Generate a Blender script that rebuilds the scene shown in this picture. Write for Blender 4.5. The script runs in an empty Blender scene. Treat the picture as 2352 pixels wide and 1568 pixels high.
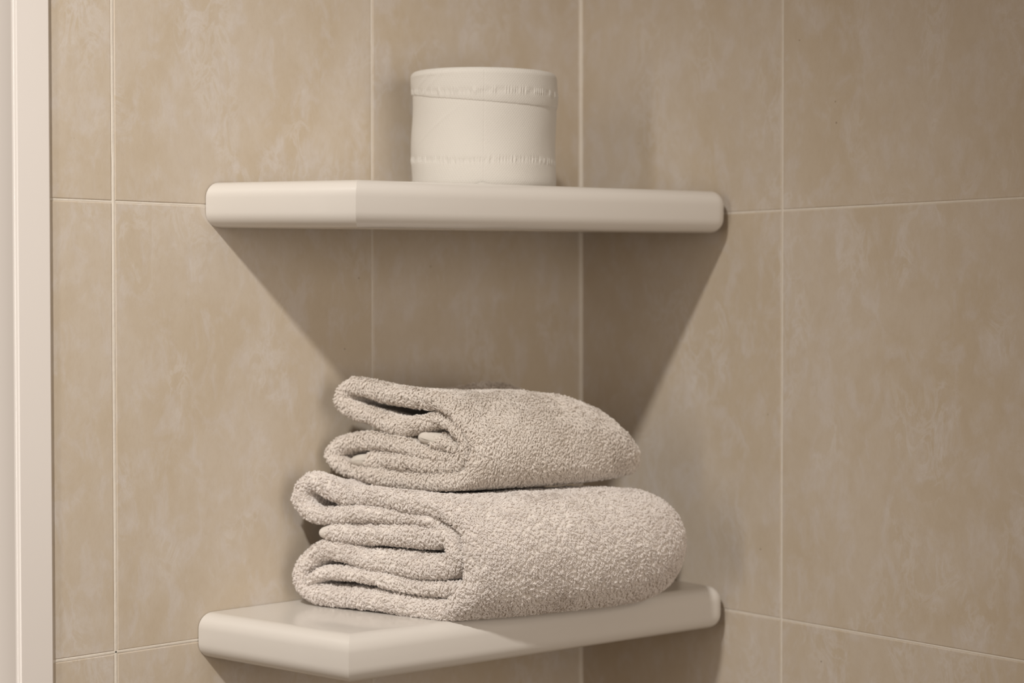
import bpy, math, random
import numpy as np
from mathutils import Matrix, Vector, noise

random.seed(4)
rng = np.random.default_rng(11)
S = bpy.context.scene
COL = S.collection

# ------------------------------------------------------------------ camera
cam_d = bpy.data.cameras.new('camera')
cam = bpy.data.objects.new('camera', cam_d)
COL.objects.link(cam)
YAW, PITCH, ROLL = 0.8501886, -0.0223252, -0.0010316
CAM = Vector((-0.999306, -1.051912, 0.233181))
fwd = Vector((math.cos(PITCH) * math.cos(YAW), math.cos(PITCH) * math.sin(YAW), math.sin(PITCH)))
rgt = fwd.cross(Vector((0, 0, 1))).normalized()
up = rgt.cross(fwd)
r2 = rgt * math.cos(ROLL) + up * math.sin(ROLL)
u2 = -rgt * math.sin(ROLL) + up * math.cos(ROLL)
M = Matrix((r2, u2, -fwd)).transposed().to_4x4()
M.translation = CAM
cam.matrix_world = M
cam_d.sensor_width = 36.0
cam_d.lens = 4044.84 / 2352 * 36.0
cam_d.clip_start = 0.01
cam_d.dof.use_dof = True
cam_d.dof.focus_distance = 1.175
cam_d.dof.aperture_fstop = 4.6
S.camera = cam

# ------------------------------------------------------------------ light
S.view_settings.view_transform = 'Standard'
S.view_settings.look = 'None'
S.view_settings.gamma = 1.0
S.view_settings.use_curve_mapping = False
S.view_settings.exposure = 0.19

w = bpy.data.worlds.new('world')
S.world = w
w.use_nodes = True
bg = w.node_tree.nodes['Background']
bg.inputs[0].default_value = (1.0, 0.66, 0.36, 1)
bg.inputs[1].default_value = 0.15


def area(name, loc, aim, size, power, color, size_y=None):
    d = bpy.data.lights.new(name, 'AREA')
    d.shape = 'DISK' if size_y is None else 'RECTANGLE'
    d.size = size
    if size_y:
        d.size_y = size_y
    d.energy = power
    d.color = color
    o = bpy.data.objects.new(name, d)
    o.location = loc
    o.rotation_euler = (Vector(aim) - Vector(loc)).to_track_quat('-Z', 'Y').to_euler()
    COL.objects.link(o)
    return o


# the ceiling spot of the bathroom, above and left of the photographer
T_KEY = 1.10
KEY = Vector((-0.331 - 0.923 * T_KEY, -0.136 - 0.5555 * T_KEY, 0.288 + T_KEY))
spd = bpy.data.lights.new('spot_lamp', 'SPOT')
spd.energy = 99.0
spd.color = (1.0, 0.97, 0.925)
spd.shadow_soft_size = 0.048
spd.spot_size = math.radians(52)
spd.spot_blend = 1.0
spo = bpy.data.objects.new('spot_lamp', spd)
spo.location = KEY
spo.rotation_euler = (Vector((-0.52, 0.0, 0.12)) - KEY).to_track_quat('-Z', 'Y').to_euler()
COL.objects.link(spo)
# added soft fill right of the camera, brightens the left wall
fill_o = area('left_wall_fill', (-0.42, -1.64, 0.30), (-0.58, 0.0, 0.20), 0.85, 2.9, (1.0, 0.93, 0.85), 0.85)
fill_o.data.spread = math.radians(110)
area('side_strip_fill', (-1.80, -0.50, 0.42), (-0.40, 0.0, 0.30), 0.12, 4.4, (1.0, 0.94, 0.87), 0.9)  # added side fill, a tall strip shaped for the highlight on the white frame

# ------------------------------------------------------------------ helpers


def tag(o, label=None, cat=None, group=None, kind=None):
    if label:
        o['label'] = label
    if cat:
        o['category'] = cat
    if group:
        o['group'] = group
    if kind:
        o['kind'] = kind
    return o


def mesh_obj(name, verts, faces, mat, parent=None, smooth=True, mats=None, fmat=None):
    me = bpy.data.meshes.new(name)
    me.from_pydata([tuple(map(float, v)) for v in verts], [], [tuple(int(i) for i in f) for f in faces])
    me.validate()
    me.update()
    if smooth:
        me.polygons.foreach_set('use_smooth', [True] * len(me.polygons))
    for m in (mats or [mat]):
        me.materials.append(m)
    if fmat is not None:
        me.polygons.foreach_set('material_index', fmat)
    o = bpy.data.objects.new(name, me)
    COL.objects.link(o)
    o.parent = parent
    return o


def empty(name, loc):
    o = bpy.data.objects.new(name, None)
    o.location = loc
    o.empty_display_size = 0.03
    COL.objects.link(o)
    return o


class NT:
    def __init__(self, name):
        self.m = bpy.data.materials.new(name)
        self.m.use_nodes = True
        self.t = self.m.node_tree
        self.b = self.t.nodes['Principled BSDF']

    def n(self, kind, **kw):
        x = self.t.nodes.new(kind)
        for k, v in kw.items():
            if k.startswith('i_'):
                key = k[2:]
                x.inputs[int(key) if key.isdigit() else key.replace('_', ' ')].default_value = v
            else:
                setattr(x, k, v)
        return x

    def l(self, a, b):
        self.t.links.new(a, b)

    def mixc(self, fac, a, b):
        x = self.n('ShaderNodeMix', data_type='RGBA')
        for sock, v in ((x.inputs[0], fac), (x.inputs[6], a), (x.inputs[7], b)):
            if hasattr(v, 'is_linked'):
                self.l(v, sock)
            else:
                sock.default_value = v
        return x.outputs[2]

    def ramp(self, src, lo, hi):
        x = self.n('ShaderNodeMapRange')
        x.interpolation_type = 'SMOOTHSTEP'
        x.inputs[1].default_value = lo
        x.inputs[2].default_value = hi
        self.l(src, x.inputs[0])
        return x.outputs[0]

    def mul(self, a, b, op='MULTIPLY'):
        x = self.n('ShaderNodeMath', operation=op)
        for i, v in enumerate((a, b)):
            if hasattr(v, 'is_linked'):
                self.l(v, x.inputs[i])
            else:
                x.inputs[i].default_value = v
        return x.outputs[0]


# ------------------------------------------------------------------ materials
def tile_material():
    k = NT('beige_stone_tile')
    uv = k.n('ShaderNodeUVMap')
    uv.uv_map = 'UVMap'
    st = k.n('ShaderNodeMapping')
    st.inputs['Scale'].default_value = (1.0, 0.55, 1.0)
    st.inputs['Rotation'].default_value = (0, 0, 0.25)
    k.l(uv.outputs[0], st.inputs[0])

    def noi(scale, det, dist, rough=0.55, src=st):
        x = k.n('ShaderNodeTexNoise')
        x.inputs['Scale'].default_value = scale
        x.inputs['Detail'].default_value = det
        x.inputs['Distortion'].default_value = dist
        x.inputs['Roughness'].default_value = rough
        k.l(src.outputs[0], x.inputs['Vector'])
        return x.outputs[0]
    big = noi(14, 3, 0.6)
    mid = noi(58, 8, 0.5, 0.68)
    wisp = noi(60, 7, 1.0, 0.62)
    wmask = noi(20, 2, 0.4)
    speck = noi(420, 3, 0.0, 0.7)
    ochre = (0.474, 0.398, 0.304, 1)
    beige = (0.500, 0.432, 0.352, 1)
    pale = (0.532, 0.484, 0.448, 1)
    c = k.mixc(k.ramp(big, 0.36, 0.62), ochre, beige)
    c = k.mixc(k.mul(k.ramp(mid, 0.46, 0.66), 0.56), c, pale)
    # thin cloudy wisps
    a = k.mul(wisp, 0.5, 'SUBTRACT')
    a = k.mul(a, 0.0, 'ABSOLUTE')
    wl = k.mul(k.ramp(a, 0.075, 0.0), k.ramp(wmask, 0.48, 0.62))
    c = k.mixc(k.mul(wl, 0.40), c, (0.575, 0.535, 0.505, 1))
    c = k.mixc(k.mul(k.ramp(speck, 0.50, 0.74), 0.10), c, (0.33, 0.24, 0.15, 1))
    grain = noi(150, 5, 0.3, 0.7)
    c = k.mixc(k.mul(k.ramp(grain, 0.40, 0.66), 0.16), c, (0.40, 0.315, 0.225, 1))
    # a few small dark pin-holes
    vo = k.n('ShaderNodeTexVoronoi')
    vo.inputs['Scale'].default_value = 60
    k.l(uv.outputs[0], vo.inputs['Vector'])
    pin = k.mul(k.ramp(vo.outputs['Distance'], 0.052, 0.030), k.ramp(noi(11, 1, 0.0), 0.60, 0.64))
    c = k.mixc(k.mul(pin, 0.6), c, (0.16, 0.11, 0.07, 1))
    k.l(c, k.b.inputs['Base Color'])
    k.b.inputs['Roughness'].default_value = 0.46
    k.b.inputs['Specular IOR Level'].default_value = 0.35
    bump = k.n('ShaderNodeBump')
    bump.inputs['Strength'].default_value = 0.25
    bump.inputs['Distance'].default_value = 0.0006
    k.l(mid, bump.inputs['Height'])
    k.l(bump.outputs[0], k.b.inputs['Normal'])
    return k.m


def plain(name, col, rough=0.5, coat=0.0, noise_scale=None, amt=0.05, bump=0.0, sheen=0.0):
    k = NT(name)
    k.b.inputs['Roughness'].default_value = rough
    k.b.inputs['Coat Weight'].default_value = coat
    k.b.inputs['Coat Roughness'].default_value = 0.12
    k.b.inputs['Sheen Weight'].default_value = sheen
    k.b.inputs['Sheen Roughness'].default_value = 0.5
    tc = k.n('ShaderNodeTexCoord')
    x = k.n('ShaderNodeTexNoise')
    x.inputs['Scale'].default_value = noise_scale or 8
    x.inputs['Detail'].default_value = 4
    k.l(tc.outputs['Object'], x.inputs['Vector'])
    dk = tuple(v * (1 - amt) for v in col[:3]) + (1,)
    k.l(k.mixc(x.outputs[0], dk, tuple(col[:3]) + (1,)), k.b.inputs['Base Color'])
    if bump:
        b = k.n('ShaderNodeBump')
        b.inputs['Strength'].default_value = bump
        b.inputs['Distance'].default_value = 0.001
        k.l(x.outputs[0], b.inputs['Height'])
        k.l(b.outputs[0], k.b.inputs['Normal'])
    return k.m


M_TILE = tile_material()
M_GROUT = plain('pale_grout', (0.66, 0.60, 0.52), 0.8, noise_scale=220, amt=0.14, bump=0.3)
M_SHELF = plain('glossy_cream_shelf', (0.61, 0.572, 0.528), 0.24, 0.5, 5, 0.02)
M_TRIM = plain('white_lacquered_frame', (0.70, 0.655, 0.62), 0.33, 1.0, 6, 0.02)
M_FLOOR = plain('floor_stone', (0.42, 0.36, 0.29), 0.5, 0, 30, 0.2)
M_CEIL = plain('ceiling_paint', (0.8, 0.77, 0.72), 0.8, 0, 20, 0.03)
M_TUBE = plain('grey_cardboard', (0.45, 0.38, 0.30), 0.9, 0, 90, 0.1)


def towel_mat(name, col, tip):
    k = NT(name)
    k.b.inputs['Roughness'].default_value = 0.85
    k.b.inputs['Specular IOR Level'].default_value = 0.12
    k.b.inputs['Sheen Weight'].default_value = 0.12
    tc = k.n('ShaderNodeTexCoord')
    x = k.n('ShaderNodeTexNoise')
    x.inputs['Scale'].default_value = 45
    x.inputs['Detail'].default_value = 3
    k.l(tc.outputs['Object'], x.inputs['Vector'])
    k.l(k.mixc(k.ramp(x.outputs[0], 0.3, 0.7), col, tip), k.b.inputs['Base Color'])
    return k.m


M_T1 = towel_mat('cream_terry_cotton', (0.60, 0.55, 0.50, 1), (0.64, 0.59, 0.54, 1))
M_T2 = towel_mat('greige_terry_cotton', (0.52, 0.475, 0.42, 1), (0.56, 0.51, 0.46, 1))
M_HEM1 = plain('cream_hem', (0.74, 0.67, 0.60), 0.8, noise_scale=300, amt=0.06)
M_HEM2 = plain('greige_hem', (0.70, 0.64, 0.57), 0.8, noise_scale=300, amt=0.06)


def pile_mat(name, col, tip):
    """cotton loops let part of the light through"""
    k = NT(name)
    tc = k.n('ShaderNodeTexCoord')
    x = k.n('ShaderNodeTexNoise')
    x.inputs['Scale'].default_value = 45
    x.inputs['Detail'].default_value = 3
    k.l(tc.outputs['Object'], x.inputs['Vector'])
    c = k.mixc(k.ramp(x.outputs[0], 0.3, 0.7), col, tip)
    di = k.n('ShaderNodeBsdfDiffuse')
    tr = k.n('ShaderNodeBsdfTranslucent')
    k.l(c, di.inputs[0])
    k.l(c, tr.inputs[0])
    mx = k.n('ShaderNodeMixShader')
    mx.inputs[0].default_value = 0.36
    k.l(di.outputs[0], mx.inputs[1])
    k.l(tr.outputs[0], mx.inputs[2])
    k.l(mx.outputs[0], k.t.nodes['Material Output'].inputs[0])
    return k.m


M_P1 = pile_mat('cream_terry_loops', (0.80, 0.75, 0.715, 1), (0.84, 0.795, 0.76, 1))
M_P2 = pile_mat('greige_terry_loops', (0.80, 0.745, 0.69, 1), (0.84, 0.79, 0.74, 1))


def paper_mat():
    k = NT('embossed_tissue')
    k.b.inputs['Roughness'].default_value = 0.9
    k.b.inputs['Specular IOR Level'].default_value = 0.1
    k.b.inputs['Base Color'].default_value = (0.56, 0.53, 0.485, 1)
    uv = k.n('ShaderNodeUVMap')
    uv.uv_map = 'UVMap'
    mp = k.n('ShaderNodeMapping')
    mp.inputs['Rotation'].default_value = (0, 0, 0.72)
    k.l(uv.outputs[0], mp.inputs[0])
    wv = k.n('ShaderNodeTexWave')
    wv.inputs['Scale'].default_value = 210
    wv.inputs['Distortion'].default_value = 0.15
    k.l(mp.outputs[0], wv.inputs[0])
    mp2 = k.n('ShaderNodeMapping')
    mp2.inputs['Rotation'].default_value = (0, 0, -0.55)
    k.l(uv.outputs[0], mp2.inputs[0])
    wv2 = k.n('ShaderNodeTexWave')
    wv2.inputs['Scale'].default_value = 170
    k.l(mp2.outputs[0], wv2.inputs[0])
    h = k.mul(wv.outputs[1], wv2.outputs[1])
    b = k.n('ShaderNodeBump')
    b.inputs['Strength'].default_value = 0.32
    b.inputs['Distance'].default_value = 0.0004
    k.l(h, b.inputs['Height'])
    k.l(b.outputs[0], k.b.inputs['Normal'])
    return k.m


M_PAPER = paper_mat()

# ------------------------------------------------------------------ tiled walls
TH = 0.300           # tile pitch in height
TW = 0.2134          # tile pitch in width


def wall(name, side, ncol, kmin, kmax, far):
    """side 'L': plane y=0 running to -x ; side 'R': plane x=0 running to -y."""
    V, Fc, UV, FM = [], [], [], []

    def P(s, z, d):
        return (-s, -d, z) if side == 'L' else (-d, -s, z)

    def quad(p, mat, uvs):
        i = len(V)
        V.extend(p)
        Fc.append((i, i + 1, i + 2, i + 3))
        UV.extend(uvs)
        FM.append(mat)
    gv = {('L', 1): 0.0007, ('L', 2): 0.0012, ('R', 1): 0.0008}
    gh = 0.0007
    bev = 0.0007
    rec = 0.0005
    for c in range(ncol):
        s0, s1 = c * TW, (c + 1) * TW
        s1 = min(s1, far)
        if s0 >= far:
            break
        g0 = gv.get((side, c), 0.0009) if c else 0.0012
        g1 = gv.get((side, c + 1), 0.0009)
        for k in range(kmin, kmax):
            z0, z1 = k * TH, (k + 1) * TH
            a, b = s0 + g0, s1 - (g1 if s1 < far else 0)
            e = gh * (1.9 if (k == 0 and side == 'L') else 1.0)
            c0, c1 = z0 + e, z1 - gh
            off = (random.uniform(0, 9), random.uniform(0, 9))
            # outer ring (low), inner ring (face): gently eased edge
            ring = [(0, -rec), (bev * 0.35, -rec * 0.35), (bev, 0.0)]
            loops = []
            for ins, d in ring:
                loops.append([(a + ins, c0 + ins, d), (b - ins, c0 + ins, d), (b - ins, c1 - ins, d), (a + ins, c1 - ins, d)])
            for q in range(2):
                for j in range(4):
                    A, B = loops[q][j], loops[q][(j + 1) % 4]
                    C_, D = loops[q + 1][(j + 1) % 4], loops[q + 1][j]
                    pts = [A, B, C_, D]
                    quad([P(*x) for x in pts], 0, [(x[0] + off[0], x[1] + off[1]) for x in pts])
            quad([P(*x) for x in loops[2]], 0, [(x[0] + off[0], x[1] + off[1]) for x in loops[2]])
    zb, zt = kmin * TH, kmax * TH
    quad([P(0, zb, -rec), P(far, zb, -rec), P(far, zt, -rec), P(0, zt, -rec)], 1, [(0, 0)] * 4)
    quad([P(0, zb, -0.03), P(far, zb, -0.03), P(far, zt, -0.03), P(0, zt, -0.03)], 1, [(0, 0)] * 4)
    # hand-smeared grout beads, slightly uneven in width, along the joints

    def bead(pa, pb, wid, jit, proud, seed):
        (sa, za), (sb, zb_) = pa, pb
        L = math.hypot(sb - sa, zb_ - za)
        n = max(8, int(L / 0.004))
        dx, dz = (sb - sa) / L, (zb_ - za) / L
        base = len(V)
        for i in range(n + 1):
            t = i / n * L
            wl = wid * (1 + jit * noise.noise(Vector((t * 60, seed, 0)))) + max(0, noise.noise(Vector((t * 25, seed + 5, 2)))-0.3) * wid * jit * 2
            wr = wid * (1 + jit * noise.noise(Vector((t * 60, seed + 9, 3))))
            o = noise.noise(Vector((t * 9, seed, 7))) * wid * 0.35
            for a_, d_ in ((o - wl, -rec * 0.9), (o - wl * .35, proud), (o + wr * .35, proud), (o + wr, -rec * 0.9)):
                V.append(P(sa + dx * t - dz * a_, za + dz * t + dx * a_, d_))
                UV.append(None)
        for i in range(n):
            for j in range(3):
                q = base + i * 4 + j
                Fc.append((q, q + 1, q + 5, q + 4))
                FM.append(1)
    UVV = list(UV)
    seed = 3.0 if side == 'L' else 40.0
    for c in range(1, ncol):
        if c * TW > far:
            break
        wd = gv.get((side, c), 0.0009)
        bead((c * TW, zb), (c * TW, zt), wd * 1.25, 0.35 if side == 'L' else 0.12, -0.0001, seed + c * 7)
    for k in range(kmin + 1, kmax):
        heavy = (k == 0 and side == 'L')
        bead((0.0, k * TH + (0.0004 if heavy else 0)), (far, k * TH + (0.0004 if heavy else 0)), 0.0014 if heavy else 0.0008, 0.45 if heavy else 0.18, -0.0001 if heavy else -0.0003, seed + 60 + k * 5)
    o = mesh_obj(name, V, Fc, None, smooth=False, mats=[M_TILE, M_GROUT], fmat=FM)
    me = o.data
    ul = me.uv_layers.new(name='UVMap')
    nquad = len([1 for x in UV if x is not None])
    data = np.zeros((len(me.loops), 2), np.float32)
    vi = np.zeros(len(me.loops), np.int32)
    me.loops.foreach_get('vertex_index', vi)
    uvt = np.array([(x if x is not None else (0, 0)) for x in UV], np.float32)
    data[:] = uvt[vi]
    ul.data.foreach_set('uv', data.ravel())
    tag(o, kind='structure')
    return o


EDGE_S = 0.4765
wall('wall_left', 'L', 3, -4, 5, EDGE_S)
wall('wall_right', 'R', 8, -4, 5, 8 * TW)


def corner_bead():
    V, Fc = [], []
    n = 600
    for i in range(n + 1):
        z = -1.2 + 2.7 * i / n
        r = 0.0021 * (1 + 0.18 * noise.noise(Vector((z * 14, 3, 0))) + 0.08 * noise.noise(Vector((z * 60, 8, 0))))
        for (x, y) in ((-r, 0.0008), (-r * 0.80, -r * .28), (-r * .5, -r * .5), (-r * .28, -r * .80), (0.0008, -r)):
            V.append((x, y, z))
    for i in range(n):
        for j in range(4):
            q = i * 5 + j
            Fc.append((q, q + 1, q + 6, q + 5))
    o = mesh_obj('trim_2', V, Fc, M_GROUT)
    tag(o, kind='structure')


corner_bead()

# white frame closing the tiled wall at the left: a face towards the room, a rounded arris and a deep reveal


def frame():
    x0, x1, d, r = -0.4735, -0.4985, 0.0032, 0.0030
    prof = [(x0, 0.002), (x0, -d + 0.0006), (x0 - 0.0008, -d)]
    n = 10
    for i in range(n + 1):
        a = math.pi / 2 * i / n
        prof.append((x1 + r - r * math.sin(a), -d + r - r * math.cos(a)))
    prof += [(x1, 0.12), (x1 - 0.03, 0.125), (x1 - 0.03, 0.155), (x0, 0.155)]
    V, Fc = [], []
    zs = [-1.2, 1.5]
    m = len(prof)
    for z in zs:
        for x, y in prof:
            V.append((x, y, z))
    for j in range(m):
        Fc.append((j, (j + 1) % m, m + (j + 1) % m, m + j))
    Fc.append(tuple(range(m)))
    Fc.append(tuple(m + i for i in reversed(range(m))))
    o = mesh_obj('trim_1', V, Fc, M_TRIM, smooth=False)
    o.data.polygons.foreach_set('use_smooth', [3 <= i < 14 for i in range(len(o.data.polygons))])
    tag(o, kind='structure')


frame()


def slab(name, x0, x1, y0, y1, z0, z1, mat):
    V = [(x, y, z) for z in (z0, z1) for y in (y0, y1) for x in (x0, x1)]
    F = [(0, 2, 3, 1), (4, 5, 7, 6), (0, 1, 5, 4), (2, 6, 7, 3), (0, 4, 6, 2), (1, 3, 7, 5)]
    o = mesh_obj(name, V, F, mat, smooth=False)
    tag(o, kind='structure')
    return o


slab('floor', -2.6, 0.03, -1.7, 0.16, -1.24, -1.2, M_FLOOR)
slab('ceiling', -2.6, 0.03, -1.7, 0.16, 1.5, 1.54, M_CEIL)

# ------------------------------------------------------------------ corner shelves


def shelf(name, z_mid, left, P, right, label, dz_right=0.0, rad=0.0108, half=0.0157):
    """outline: on the left wall (-left, 0) -> P -> rounded corner near the right wall -> back to the corner."""
    gap = 0.0035
    R_ = 0.013
    A = Vector((-left, -0.0006))
    Pf = Vector(P)
    E_ = Vector((-gap, -right))
    Ccorner = Vector((-gap, -0.0006))
    root = empty(name, (-0.18, -0.07, z_mid))
    tag(root, label, 'shelf', 'corner shelves')

    def outline(ins):
        # inset edges A-P, P-E, E-C ; the edge on the left wall stays
        def off(p, q):
            d = (q - p).normalized()
            n = Vector((-d.y, d.x))
            return p + n * ins, d
        def isect(p, d, q, e):
            m = Matrix(((d.x, -e.x), (d.y, -e.y)))
            s = m.inverted() @ (q - p)
            return p + d * s.x
        p1, d1 = off(A, Pf)
        p2, d2 = off(Pf, E_)
        p3, d3 = off(E_, Ccorner)
        a = isect(p1, d1, A, Vector((1, 0)))
        pp = isect(p1, d1, p2, d2)
        ee = isect(p2, d2, p3, d3)
        cc = isect(p3, d3, Ccorner, Vector((1, 0)))
        rr = max(R_ - ins, 0.0015)
        # fillet at ee
        v1 = -d2
        v2 = d3
        ang = v1.angle(v2)
        t = rr / math.tan(ang / 2)
        t1 = ee + v1 * t
        t2 = ee + v2 * t
        bis = (v1 + v2).normalized()
        cen = ee + bis * (rr / math.sin(ang / 2))
        a1 = math.atan2((t1 - cen).y, (t1 - cen).x)
        a2 = math.atan2((t2 - cen).y, (t2 - cen).x)
        while a2 < a1:
            a2 += 2 * math.pi
        arc = [cen + Vector((math.cos(a1 + (a2 - a1) * i / 10), math.sin(a1 + (a2 - a1) * i / 10))) * rr for i in range(11)]
        return [a, pp] + arc + [cc]
    lv = []
    n = 9
    for i in range(n + 1):
        a = math.pi / 2 * i / n
        lv.append((half - rad + rad * math.sin(a), rad * (1 - math.cos(a))))
    levels = [(-z, i_) for z, i_ in reversed(lv)] + lv
    V, F = [], []
    for z, ins in levels:
        for q in outline(ins):
            V.append((q.x + 0.18, q.y + 0.07, z))
    m = len(outline(0))
    for k in range(len(levels) - 1):
        for j in range(m):
            F.append((k * m + j, k * m + (j + 1) % m, (k + 1) * m + (j + 1) % m, (k + 1) * m + j))
    F.append(tuple(reversed(range(m))))
    F.append(tuple((len(levels) - 1) * m + i for i in range(m)))
    o = mesh_obj('shelf_board', V, F, M_SHELF, root)
    me = o.data
    # sharp mitre at P, sharp ends at the wall
    import bmesh
    bm = bmesh.new()
    bm.from_mesh(me)
    bmesh.ops.recalc_face_normals(bm, faces=bm.faces)
    bm.verts.ensure_lookup_table()
    for e in bm.edges:
        i, j = sorted((e.verts[0].index, e.verts[1].index))
        if i % m == j % m and i % m in (0, 1, m - 1) and i != j:
            e.smooth = False
        if len(e.link_faces) == 2:
            if e.calc_face_angle(0) > 0.9:
                e.smooth = False
    bm.to_mesh(me)
    bm.free()
    return root


shelf('corner_shelf', 0.0032, 0.3640, (-0.3370, -0.1388), 0.1655, 'lower cream corner shelf, carrying the two folded towels')
upper = shelf('corner_shelf', 0.3003, 0.3565, (-0.3315, -0.1405), 0.1680, 'upper cream corner shelf, holding the toilet roll')
# the upper shelf sags a little towards its free corner
SAG_P = Matrix.Translation((-0.3565, 0.0, 0.3003))
SAG = SAG_P @ Matrix.Rotation(math.radians(2.1), 4, Vector((0.9048, -0.4264, 0.0))) @ SAG_P.inverted()
upper.matrix_world = SAG @ Matrix.Translation((-0.18, -0.07, 0.3003))
TOP1 = 0.0032 + 0.0157
TOP2 = 0.3003 + 0.0157

# ------------------------------------------------------------------ toilet roll


def toilet_roll():
    cx, cy = -0.158, -0.062
    R_, Hh = 0.0530, 0.0838
    root = empty('toilet_roll', (cx, cy, TOP2))
    root.matrix_world = SAG @ Matrix.Translation((cx, cy, TOP2))
    tag(root, 'white toilet paper roll standing upright on the upper corner shelf', 'toilet paper')
    nA, nZ = 1100, 260
    rc = 0.0045
    face_ang = math.atan2(CAM.y - cy, CAM.x - cx)
    V, F, UVv = [], [], []
    zs = np.linspace(0, Hh, nZ)
    for zi in zs:
        for ai in range(nA):
            a = 2 * math.pi * ai / nA
            da = (a - face_ang + math.pi) % (2 * math.pi) - math.pi   # + is to the camera's left/right
            q = zi / Hh
            r = R_ + 0.0004 * noise.noise(Vector((math.cos(a) * 2, math.sin(a) * 2, zi * 40)))
            # rounded rims
            for ze in (zi, Hh - zi):
                if ze < rc:
                    r -= (rc - math.sqrt(max(0, rc * rc - (rc - ze) ** 2))) * (0.85 if ze == Hh - zi else 0.35)
            # outer sheet folded down over the top: puffed band and a crease line below it
            zc = Hh * 0.735 - 0.0035 * math.sin(da * 1.2 + 0.5) + 0.002 * max(0, -math.cos(da * 2))
            zc += 0.004 * max(0.0, (da - 0.75)) * -1 if da > 0 else 0
            dz = zi - zc
            if dz > 0:
                r += 0.0007 * (1 - math.exp(-dz / 0.0026)) * math.exp(-max(0, dz - 0.012) / 0.02)
            else:
                r -= 0.0005 * math.exp(dz / 0.006)
            r += 0.00055 * math.sin(q * 9 + 1.5 * math.sin(da * 1.3)) * (0.35 + 0.65 * min(1.0, max(0.0, (abs(da) - 0.9) / 0.6)))
            # pressed bands of short dashes
            for zb in (Hh * 0.805, Hh * 0.225):
                db = (zi - zb - 0.0006 * math.sin(a * 3))
                g = math.exp(-(db / 0.0022) ** 2)
                dash = noise.noise(Vector((a * 55, zb * 100, 0)))
                r += g * (0.00075 * max(0.0, min(1.0, dash * 3.0)) - 0.00035)
            # vertical wrinkle where the sheets meet, a few diagonal creases on one side
            r -= 0.00022 * math.exp(-(da / 0.006) ** 2) * (1 if q < 0.97 else 0)
            for (a0, z0, sl, ln) in ((-0.95, 0.90, 0.35, 0.30), (-0.80, 0.86, 0.45, 0.25), (-0.75, 0.50, 0.42, 0.35), (-0.9, 0.95, 0.0, 0.4)):
                dd = (q - z0) - sl * (-(da) * -1 - a0)
                r += 0.00030 * math.exp(-(dd / 0.018) ** 2) * math.exp(-(((da) - a0) / ln) ** 2)
            V.append((r * math.cos(a), r * math.sin(a), zi))
            UVv.append((a * R_, zi))
    for k in range(nZ - 1):
        for j in range(nA):
            F.append((k * nA + j, k * nA + (j + 1) % nA, (k + 1) * nA + (j + 1) % nA, (k + 1) * nA + j))
    # ends: slightly uneven wound layers towards the tube hole
    rh = 0.0205
    for top in (False, True):
        prev = [(nZ - 1) * nA + j for j in range(nA)] if top else list(range(nA))
        rr0 = R_ - rc * (0.85 if top else 0.35)
        for i in range(1, 24):
            r = rr0 + (rh - rr0) * i / 23
            zz = (Hh - 0.0004 * (i % 2)) if top else 0.0004 * (i % 2)
            base = len(V)
            for j in range(nA):
                a = 2 * math.pi * j / nA
                V.append((r * math.cos(a), r * math.sin(a), zz))
                UVv.append((a * R_, r))
            for j in range(nA):
                f = (prev[j], prev[(j + 1) % nA], base + (j + 1) % nA, base + j)
                F.append(f if top else f[::-1])
            prev = [base + j for j in range(nA)]
    o = mesh_obj('paper_roll', V, F, M_PAPER, root)
    ul = o.data.uv_layers.new(name='UVMap')
    vi = np.zeros(len(o.data.loops), np.int32)
    o.data.loops.foreach_get('vertex_index', vi)
    ul.data.foreach_set('uv', np.array(UVv, np.float32)[vi].ravel())
    # cardboard tube
    V, F = [], []
    n = 64
    for (r, z) in ((rh, 0.0006), (rh, Hh - 0.0006), (rh - 0.0008, Hh - 0.0006), (rh - 0.0008, 0.0006)):
        for j in range(n):
            a = 2 * math.pi * j / n
            V.append((r * math.cos(a), r * math.sin(a), z))
    for k in range(4):
        for j in range(n):
            F.append((k * n + j, k * n + (j + 1) % n, ((k + 1) % 4) * n + (j + 1) % n, ((k + 1) % 4) * n + j))
    mesh_obj('cardboard_tube', V, F, M_TUBE, root)
    # a torn wisp of paper at the foot
    a = face_ang
    V, F = [], []
    for i in range(9):
        t = i / 8
        rr = R_ + 0.0006 + 0.0006 * math.sin(t * 5)
        aa = a - 0.10 + 0.2 * t
        for dz in (0.0002, 0.0014 + 0.0012 * math.sin(t * math.pi)):
            V.append((rr * math.cos(aa), rr * math.sin(aa), dz))
    for i in range(8):
        F.append((2 * i, 2 * i + 2, 2 * i + 3, 2 * i + 1))
    mesh_obj('loose_edge', V, F, M_PAPER, root)


toilet_roll()

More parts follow.
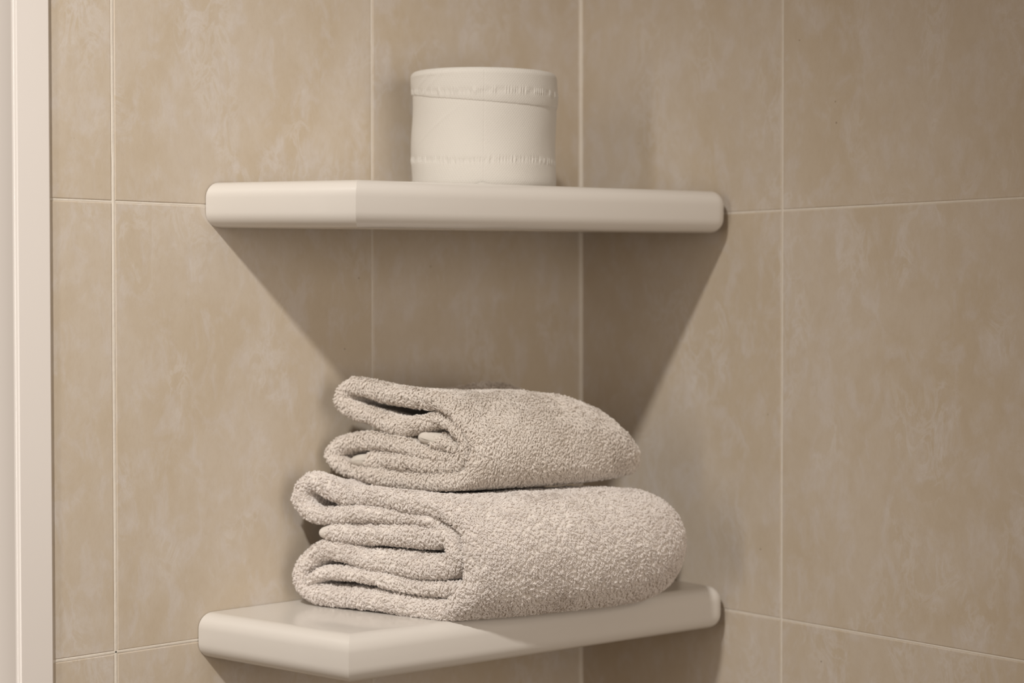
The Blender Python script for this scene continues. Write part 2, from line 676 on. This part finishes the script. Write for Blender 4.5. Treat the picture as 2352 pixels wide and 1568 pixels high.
# ------------------------------------------------------------------ towels
# cross sections of the folded cloth: (depth u, height z, half thickness) in mm along the folded band
LOW1 = [(101.8,84.8,3.4), (70.4,87.3,4.9), (41.9,86.3,5.9), (17.7,83.2,6.0), (2.9,86.3,5.6), (-3.0,94.6,5.6), (-0.5,103.4,6.0), (10.9,106.7,6.8), (32.3,99.7,6.9), (61.0,99.0,6.9), (89.0,96.8,6.9), (111.7,92.9,6.8), (127.0,81.9,6.4), (133.2,67.4,6.4), (132.2,52.5,6.4), (125.1,37.0,6.6), (111.6,26.4,6.9), (88.8,25.5,6.8), (60.7,27.6,6.8), (32.1,27.4,6.8), (10.5,27.1,6.6), (-0.8,32.4,6.0), (-2.3,42.6,5.6), (3.7,51.7,6.0), (15.6,58.9,6.4), (32.2,59.3,6.9), (51.4,55.3,7.1), (70.2,55.0,8.0), (93.4,54.0,8.2), (109.8,56.0,7.4), (118.4,61.9,5.9), (117.1,70.8,5.9), (109.0,76.0,7.0), (93.5,74.7,8.0), (70.3,74.4,7.4), (46.7,72.7,6.6), (27.4,72.2,6.2), (17.6,71.1,4.7)]
LOW2 = [(6.6,37.8,3.0), (20.4,43.6,4.1), (46.6,44.1,4.5), (70.2,41.4,4.7), (98.0,39.2,4.7), (116.1,41.5,3.8)]
UP1 = [(19.3,119.1,4.3), (38.4,120.7,5.4), (62.9,120.5,5.4), (82.9,119.8,5.2), (98.7,120.9,5.0), (106.5,127.1,4.3), (109.2,135.7,3.8), (105.0,143.3,3.8), (94.8,148.8,3.9), (83.0,150.4,4.8), (67.0,145.9,5.4), (50.8,146.3,5.9), (34.4,150.7,5.7), (17.7,154.9,5.4), (8.9,160.7,4.5), (8.1,166.8,4.5), (12.8,172.0,4.8), (23.7,172.9,5.6), (46.8,167.8,5.9), (71.1,165.2,5.9), (88.6,163.0,5.4), (101.1,155.6,4.5), (112.8,144.9,3.9), (118.1,133.5,4.1), (117.0,121.1,4.3), (108.8,111.6,5.0), (90.8,108.4,5.4), (62.9,107.9,5.4), (38.4,109.3,5.4), (17.6,112.0,5.1), (4.1,116.0,4.8), (-1.8,122.2,4.8), (3.3,128.9,5.1), (15.1,132.8,5.4), (34.3,134.6,5.7), (54.8,132.8,5.4), (71.0,128.2,4.8), (90.8,125.7,3.7), (101.0,125.2,2.7)]
UP2 = [(76.6,137.6,4.3), (88.5,135.8,4.7), (101.1,132.4,3.7)]


def catmull(pts, step):
    pts = np.array(pts, float)
    ext = np.vstack([2 * pts[0] - pts[1], pts, 2 * pts[-1] - pts[-2]])
    out = []
    for i in range(1, len(ext) - 2):
        p0, p1, p2, p3 = ext[i - 1:i + 3]
        n = max(3, int(np.linalg.norm((p2 - p1)[:2]) / step))
        for j in range(n):
            t = j / n
            out.append(0.5 * ((2 * p1) + (-p0 + p2) * t + (2 * p0 - 5 * p1 + 4 * p2 - p3) * t ** 2 + (-p0 + 3 * p1 - 3 * p2 + p3) * t ** 3))
    out.append(pts[-1])
    return np.array(out)


def cross_section(strand, step, inset):
    """closed 2-D outline of a folded band, metres; returns points, centre points, outward 2-D normals, arc position of the band."""
    c = catmull(strand, step) / 1000.0
    h = np.maximum(c[:, 2] - inset, 0.0015)
    xy = c[:, :2]
    d = np.gradient(xy, axis=0)
    d /= np.linalg.norm(d, axis=1)[:, None]
    n = np.stack([-d[:, 1], d[:, 0]], 1)
    pts, cen, nor, arc, hh = [], [], [], [], []
    s = np.concatenate([[0], np.cumsum(np.linalg.norm(np.diff(xy, axis=0), axis=1))])
    for i in range(len(xy)):
        nor.append(n[i]); cen.append(xy[i]); arc.append(s[i]); hh.append(h[i])
    for k in range(1, 8):
        a = math.pi * k / 8
        v = n[-1] * math.cos(a) + d[-1] * math.sin(a)
        nor.append(v); cen.append(xy[-1]); arc.append(s[-1]); hh.append(h[-1])
    for i in reversed(range(len(xy))):
        nor.append(-n[i]); cen.append(xy[i]); arc.append(s[i]); hh.append(h[i])
    for k in range(1, 8):
        a = math.pi * k / 8
        v = -n[0] * math.cos(a) - d[0] * math.sin(a)
        nor.append(v); cen.append(xy[0]); arc.append(s[0]); hh.append(h[0])
    return np.array(cen), np.array(nor), np.array(arc), np.array(hh)


def fnoise(a, b, c=0.0):
    return noise.noise(Vector((a, b, c)))


class Towel:
    def __init__(s, A, e, l, L, t0, pole, uc, bulge, hump, endr, skew):
        s.A = np.array(A); s.e = np.array(e) / np.linalg.norm(e); s.l = np.array(l) / np.linalg.norm(l)
        s.sag = (0.0, 0.01, 0.03)
        s.L = L; s.t0 = t0; s.pole = pole; s.uc = uc; s.bulge = bulge; s.hump = hump; s.endr = endr; s.skew = skew

    def D(s, u, z, t):
        """bend the straight folded pack into the real one"""
        k = np.clip((t - s.t0) / (s.L - s.t0), 0, 1)
        hz = (1 - k ** s.pole[1]) ** s.pole[2]
        hu = (1 - k ** 3.0) ** 0.5
        z2 = s.pole[0] + (z - s.pole[0]) * hz
        u2 = s.uc + (u - s.uc) * hu
        u2 = u2 + s.bulge * np.sqrt(np.maximum(np.sin(np.pi * np.clip((t + 0.004) / (s.L + 0.004), 0, 1)), 0)) ** 0.7 * np.clip(u / 0.1, 0, 1) ** 2
        if s.hump:
            hu_, ht, hw, hs, amp = s.hump
            z2 = z2 + amp * np.exp(-((u - hu_) / hw) ** 2 - ((t - ht) / hs) ** 2) * np.clip((z - s.zmin) / (s.zmax - s.zmin), 0, 1) ** 3
        z2 = z2 - s.sag[0] * np.exp(-((u - s.sag[1]) / s.sag[2]) ** 2) * (1 - np.exp(-(t / 0.022) ** 2)) * np.clip((z - s.zmin) / (s.zmax - s.zmin), 0, 1) ** 1.5
        zz = np.clip((z - s.zmin) / (s.zmax - s.zmin), 0, 1)
        sh = t + s.skew * (zz - 0.5)
        x = s.A[0] + s.e[0] * u2 + s.l[0] * sh
        y = s.A[1] + s.e[1] * u2 + s.l[1] * sh
        return np.stack([x, y, z2], -1)


def build_towel(root, tw, strands, mat, mat_pile, mat_hem, inset, pile_len, pile_r, density, curl, hems, names, label_pile, origin):
    tw.zmin = min(p[1] for st in strands for p in st) / 1000
    tw.zmax = max(p[1] for st in strands for p in st) / 1000
    hull = convex_hull(np.array([p[:2] for st in strands for p in st]) / 1000)
    roots, dirs, nors, rads, lens = [], [], [], [], []
    for si, st in enumerate(strands):
        cen, nor, arc, hh = cross_section(st, 2.2, inset)
        K = len(cen)
        r = tw.endr
        ts = list(r * (1 - np.cos(np.linspace(0, math.pi / 2, 7)))) + list(np.linspace(r, tw.L * 0.999, 46)[1:])
        ts = np.array(ts)
        raged = np.array([0.0022 * fnoise(a * 45, si * 7.0, 1.5) + 0.0012 * fnoise(a * 160, si * 3.0, 9) for a in arc])

        def surf(ci, t, extra=0.0):
            q = np.sqrt(np.clip(1 - ((r - np.minimum(t, r)) / r) ** 2, 0.0, 1))
            q = np.maximum(q, 0.04)
            # thickness undulates a little along the cloth
            hk = hh[ci] * q + extra
            p2 = cen[ci] + nor[ci] * hk[..., None]
            fade = np.exp(-t / 0.02)
            return tw.D(p2[..., 0], p2[..., 1], t + raged[ci] * fade)
        ci = np.repeat(np.arange(K), len(ts))
        tt = np.tile(ts, K)
        P = surf(ci, tt)
        wob = np.array([0.0007 * noise.noise(Vector(p * 55)) + 0.0006 * noise.noise(Vector(p * 130)) for p in P])
        P[:, 2] += wob * np.clip((P[:, 2] - tw.zmin) / 0.01, 0, 1)
        Fc = []
        T = len(ts)
        for i in range(K):
            j = (i + 1) % K
            for k in range(T - 1):
                Fc.append((i * T + k, j * T + k, j * T + k + 1, i * T + k + 1))
        Fc.append(tuple(i * T for i in reversed(range(K))))
        Fc.append(tuple(i * T + T - 1 for i in range(K)))
        o = mesh_obj(names[si], P - origin, Fc, mat, root)
        # ---------------- terry pile roots
        ci2, n_per = np.arange(K), None
        # cell areas
        G = P.reshape(K, T, 3)
        e1 = np.roll(G, -1, 0)[:, :-1] - G[:, :-1]
        e2 = G[:, 1:] - G[:, :-1]
        cr = np.cross(e1, e2)
        ar = np.linalg.norm(cr, axis=2)
        mid2 = cen + nor * (hh[:, None] + 0.007)
        inner = inside(hull, mid2)
        w_ = ar.copy()
        tmid = (ts[1:] + ts[:-1]) / 2
        w_[inner] *= (tmid < 0.030)[None, :]
        w_ *= np.where(tmid < 0.02, 1.5, 1.0)[None, :]
        # bare hems
        hem = np.zeros(K, bool)
        for (hs, a0, a1) in hems:
            if hs == si:
                hem |= (arc >= arc.max() - a1) if a0 > 1 else (arc <= a1)
        w_[hem] = 0
        N = int(w_.sum() * density)
        idx = rng.choice(w_.size, N, p=(w_ / w_.sum()).ravel())
        ii, kk = np.divmod(idx, T - 1)
        fa, fb = rng.random(N), rng.random(N)
        jj = (ii + 1) % K
        p = (G[ii, kk] * ((1 - fa) * (1 - fb))[:, None] + G[jj, kk] * (fa * (1 - fb))[:, None] + G[jj, kk + 1] * (fa * fb)[:, None] + G[ii, kk + 1] * ((1 - fa) * fb)[:, None])
        nn = cr[ii, kk] / (ar[ii, kk][:, None] + 1e-12)
        # outward test against centre line
        cpt = tw.D(cen[ii][:, 0], cen[ii][:, 1], np.maximum(tmid[kk], r))
        sgn = np.sign(((p - cpt) * nn).sum(1))
        sgn[sgn == 0] = 1
        nn = nn * sgn[:, None]
        roots.append(p); nors.append(nn)
        if hems and any(h_[0] == si for h_ in hems):
            pass
    p = np.vstack(roots); nn = np.vstack(nors)
    N = len(p)
    # tufts: loops gather in small locks that share a combing direction
    spacing, frac, lie, swirl, jitter, wild = curl
    from mathutils import kdtree
    area_cm = N / density
    nc = int(area_cm / (spacing * spacing))
    pick = rng.choice(N, min(nc, N), replace=False)
    kd = kdtree.KDTree(len(pick))
    for a, q in enumerate(pick):
        kd.insert(p[q], a)
    kd.balance()
    cl = np.fromiter((kd.find(q)[1] for q in p), dtype=np.int64, count=N)
    cp, cn = p[pick], nn[pick]
    fld = np.empty((len(pick), 3))
    for i in range(len(pick)):
        v = noise.noise_vector(Vector(cp[i] * 42.0))
        v2 = noise.noise_vector(Vector(cp[i] * 150.0))
        fld[i] = (v.x + 0.6 * v2.x, v.y + 0.6 * v2.y, v.z + 0.6 * v2.z)
    fld = fld * swirl + np.array(lie) + rng.normal(0, 1, (len(pick), 3)) * wild
    tan = fld - cn * (fld * cn).sum(1)[:, None]
    tan /= (np.linalg.norm(tan, axis=1)[:, None] + 1e-9)
    # neighbours on strongly different sides keep their own normal
    ok = ((cn[cl] * nn).sum(1) > 0.5)
    cnl = np.where(ok[:, None], cn[cl], nn)
    cpl = np.where(ok[:, None], cp[cl], p)
    clen = (pile_len * rng.uniform(0.8, 1.2, len(pick)))[cl]
    upk = rng.uniform(0.30, 0.52, len(pick))[cl]
    rnd = rng.normal(0, 1, (N, 3)) * jitter * pile_len
    tip = cpl + (p - cpl) * frac + cnl * (clen * upk)[:, None] + tan[cl] * (clen * 0.80)[:, None] + rnd
    base = p - nn * 0.0007
    mid = base * 0.55 + tip * 0.45 + cnl * (clen * 0.26)[:, None] + rnd * 0.3
    K4 = 5
    pos = np.empty((N, K4, 3))
    for k in range(K4):
        f = k / (K4 - 1)
        pos[:, k] = base * (1 - f) ** 2 + mid * 2 * f * (1 - f) + tip * f * f
    # the very tip curls back to the cloth
    pos[:, -1] -= cnl * (clen * 0.14)[:, None]
    # keep the fibres off the supporting surface
    pos[..., 2] = np.maximum(pos[..., 2], tw.floor + 0.0002)
    prof = np.array([0.8, 1.0, 0.95, 0.8, 0.25])
    rad = pile_r * rng.uniform(0.75, 1.25, N)[:, None] * prof[None, :]
    cu = bpy.data.hair_curves.new('terry_pile')
    cu.add_curves([K4] * N)
    cu.position_data.foreach_set('vector', (pos - origin).astype(np.float32).ravel())
    ra = cu.attributes.get('radius') or cu.attributes.new('radius', 'FLOAT', 'POINT')
    ra.data.foreach_set('value', rad.astype(np.float32).ravel())
    cu.materials.append(mat_pile)
    o = bpy.data.objects.new('terry_pile', cu)
    COL.objects.link(o)
    o.parent = root
    o['kind'] = 'stuff'
    o['label'] = label_pile
    print('pile', N)
    return o


def convex_hull(pts):
    pts = sorted(map(tuple, pts))
    def half(ps):
        h = []
        for q in ps:
            while len(h) > 1 and (h[-1][0] - h[-2][0]) * (q[1] - h[-2][1]) - (h[-1][1] - h[-2][1]) * (q[0] - h[-2][0]) <= 0:
                h.pop()
            h.append(q)
        return h
    a, b = half(pts), half(reversed(pts))
    return np.array(a[:-1] + b[:-1])


def inside(hull, q):
    r = np.ones(len(q), bool)
    for i in range(len(hull)):
        a, b = hull[i], hull[(i + 1) % len(hull)]
        r &= ((b[0] - a[0]) * (q[:, 1] - a[1]) - (b[1] - a[1]) * (q[:, 0] - a[0])) > 0
    return r


E_DIR = (0.0341, -0.1100)
low = Towel((-0.2925, -0.0197), E_DIR, (0.985, -0.170), 0.203, 0.112, (0.052, 3.6, 0.5), 0.085, 0.021, None, 0.006, 0.0)
low.floor = TOP1
low.sag = (0.0115, 0.035, 0.050)
r1 = empty('folded_towel', (-0.15, -0.09, TOP1))
tag(r1, 'large thick cream folded towel lying directly on the lower shelf', 'towel', 'folded towels on the lower shelf')
build_towel(r1, low, [LOW1, LOW2], M_T1, M_P1, M_HEM1, 0.0001, 0.0026, 0.00029, 2.7e6, (0.00160, 0.62, (0.0, 0.0, -0.35), 0.7, 0.09, 0.45),
            [(0, 9, 0.006)], ['folded_cloth', 'inner_fold'], 'short curly terry loops', np.array((-0.15, -0.09, TOP1)))

upp = Towel((-0.262, -0.014), E_DIR, (0.980, -0.200), 0.160, 0.045, (0.110, 2.8, 0.60), 0.085, 0.010, (0.012, 0.122, 0.03, 0.034, 0.018), 0.0055, 0.0)
upp.floor = 0.1
upp.sag = (0.014, 0.0, 0.055)
r2_ = empty('folded_towel', (-0.15, -0.09, 0.1048))
tag(r2_, 'smaller greyish beige folded towel resting on top of the thick cream one', 'towel', 'folded towels on the lower shelf')
build_towel(r2_, upp, [UP1, UP2], M_T2, M_P2, M_HEM2, 0.0, 0.0034, 0.00026, 3.0e6, (0.00120, 0.55, (-0.25, -0.10, -0.60), 0.8, 0.06, 0.22),
            [(0, -1, 0.010), (1, -1, 0.009)], ['folded_cloth', 'inner_fold'], 'long combed terry loops', np.array((-0.15, -0.09, 0.104)))
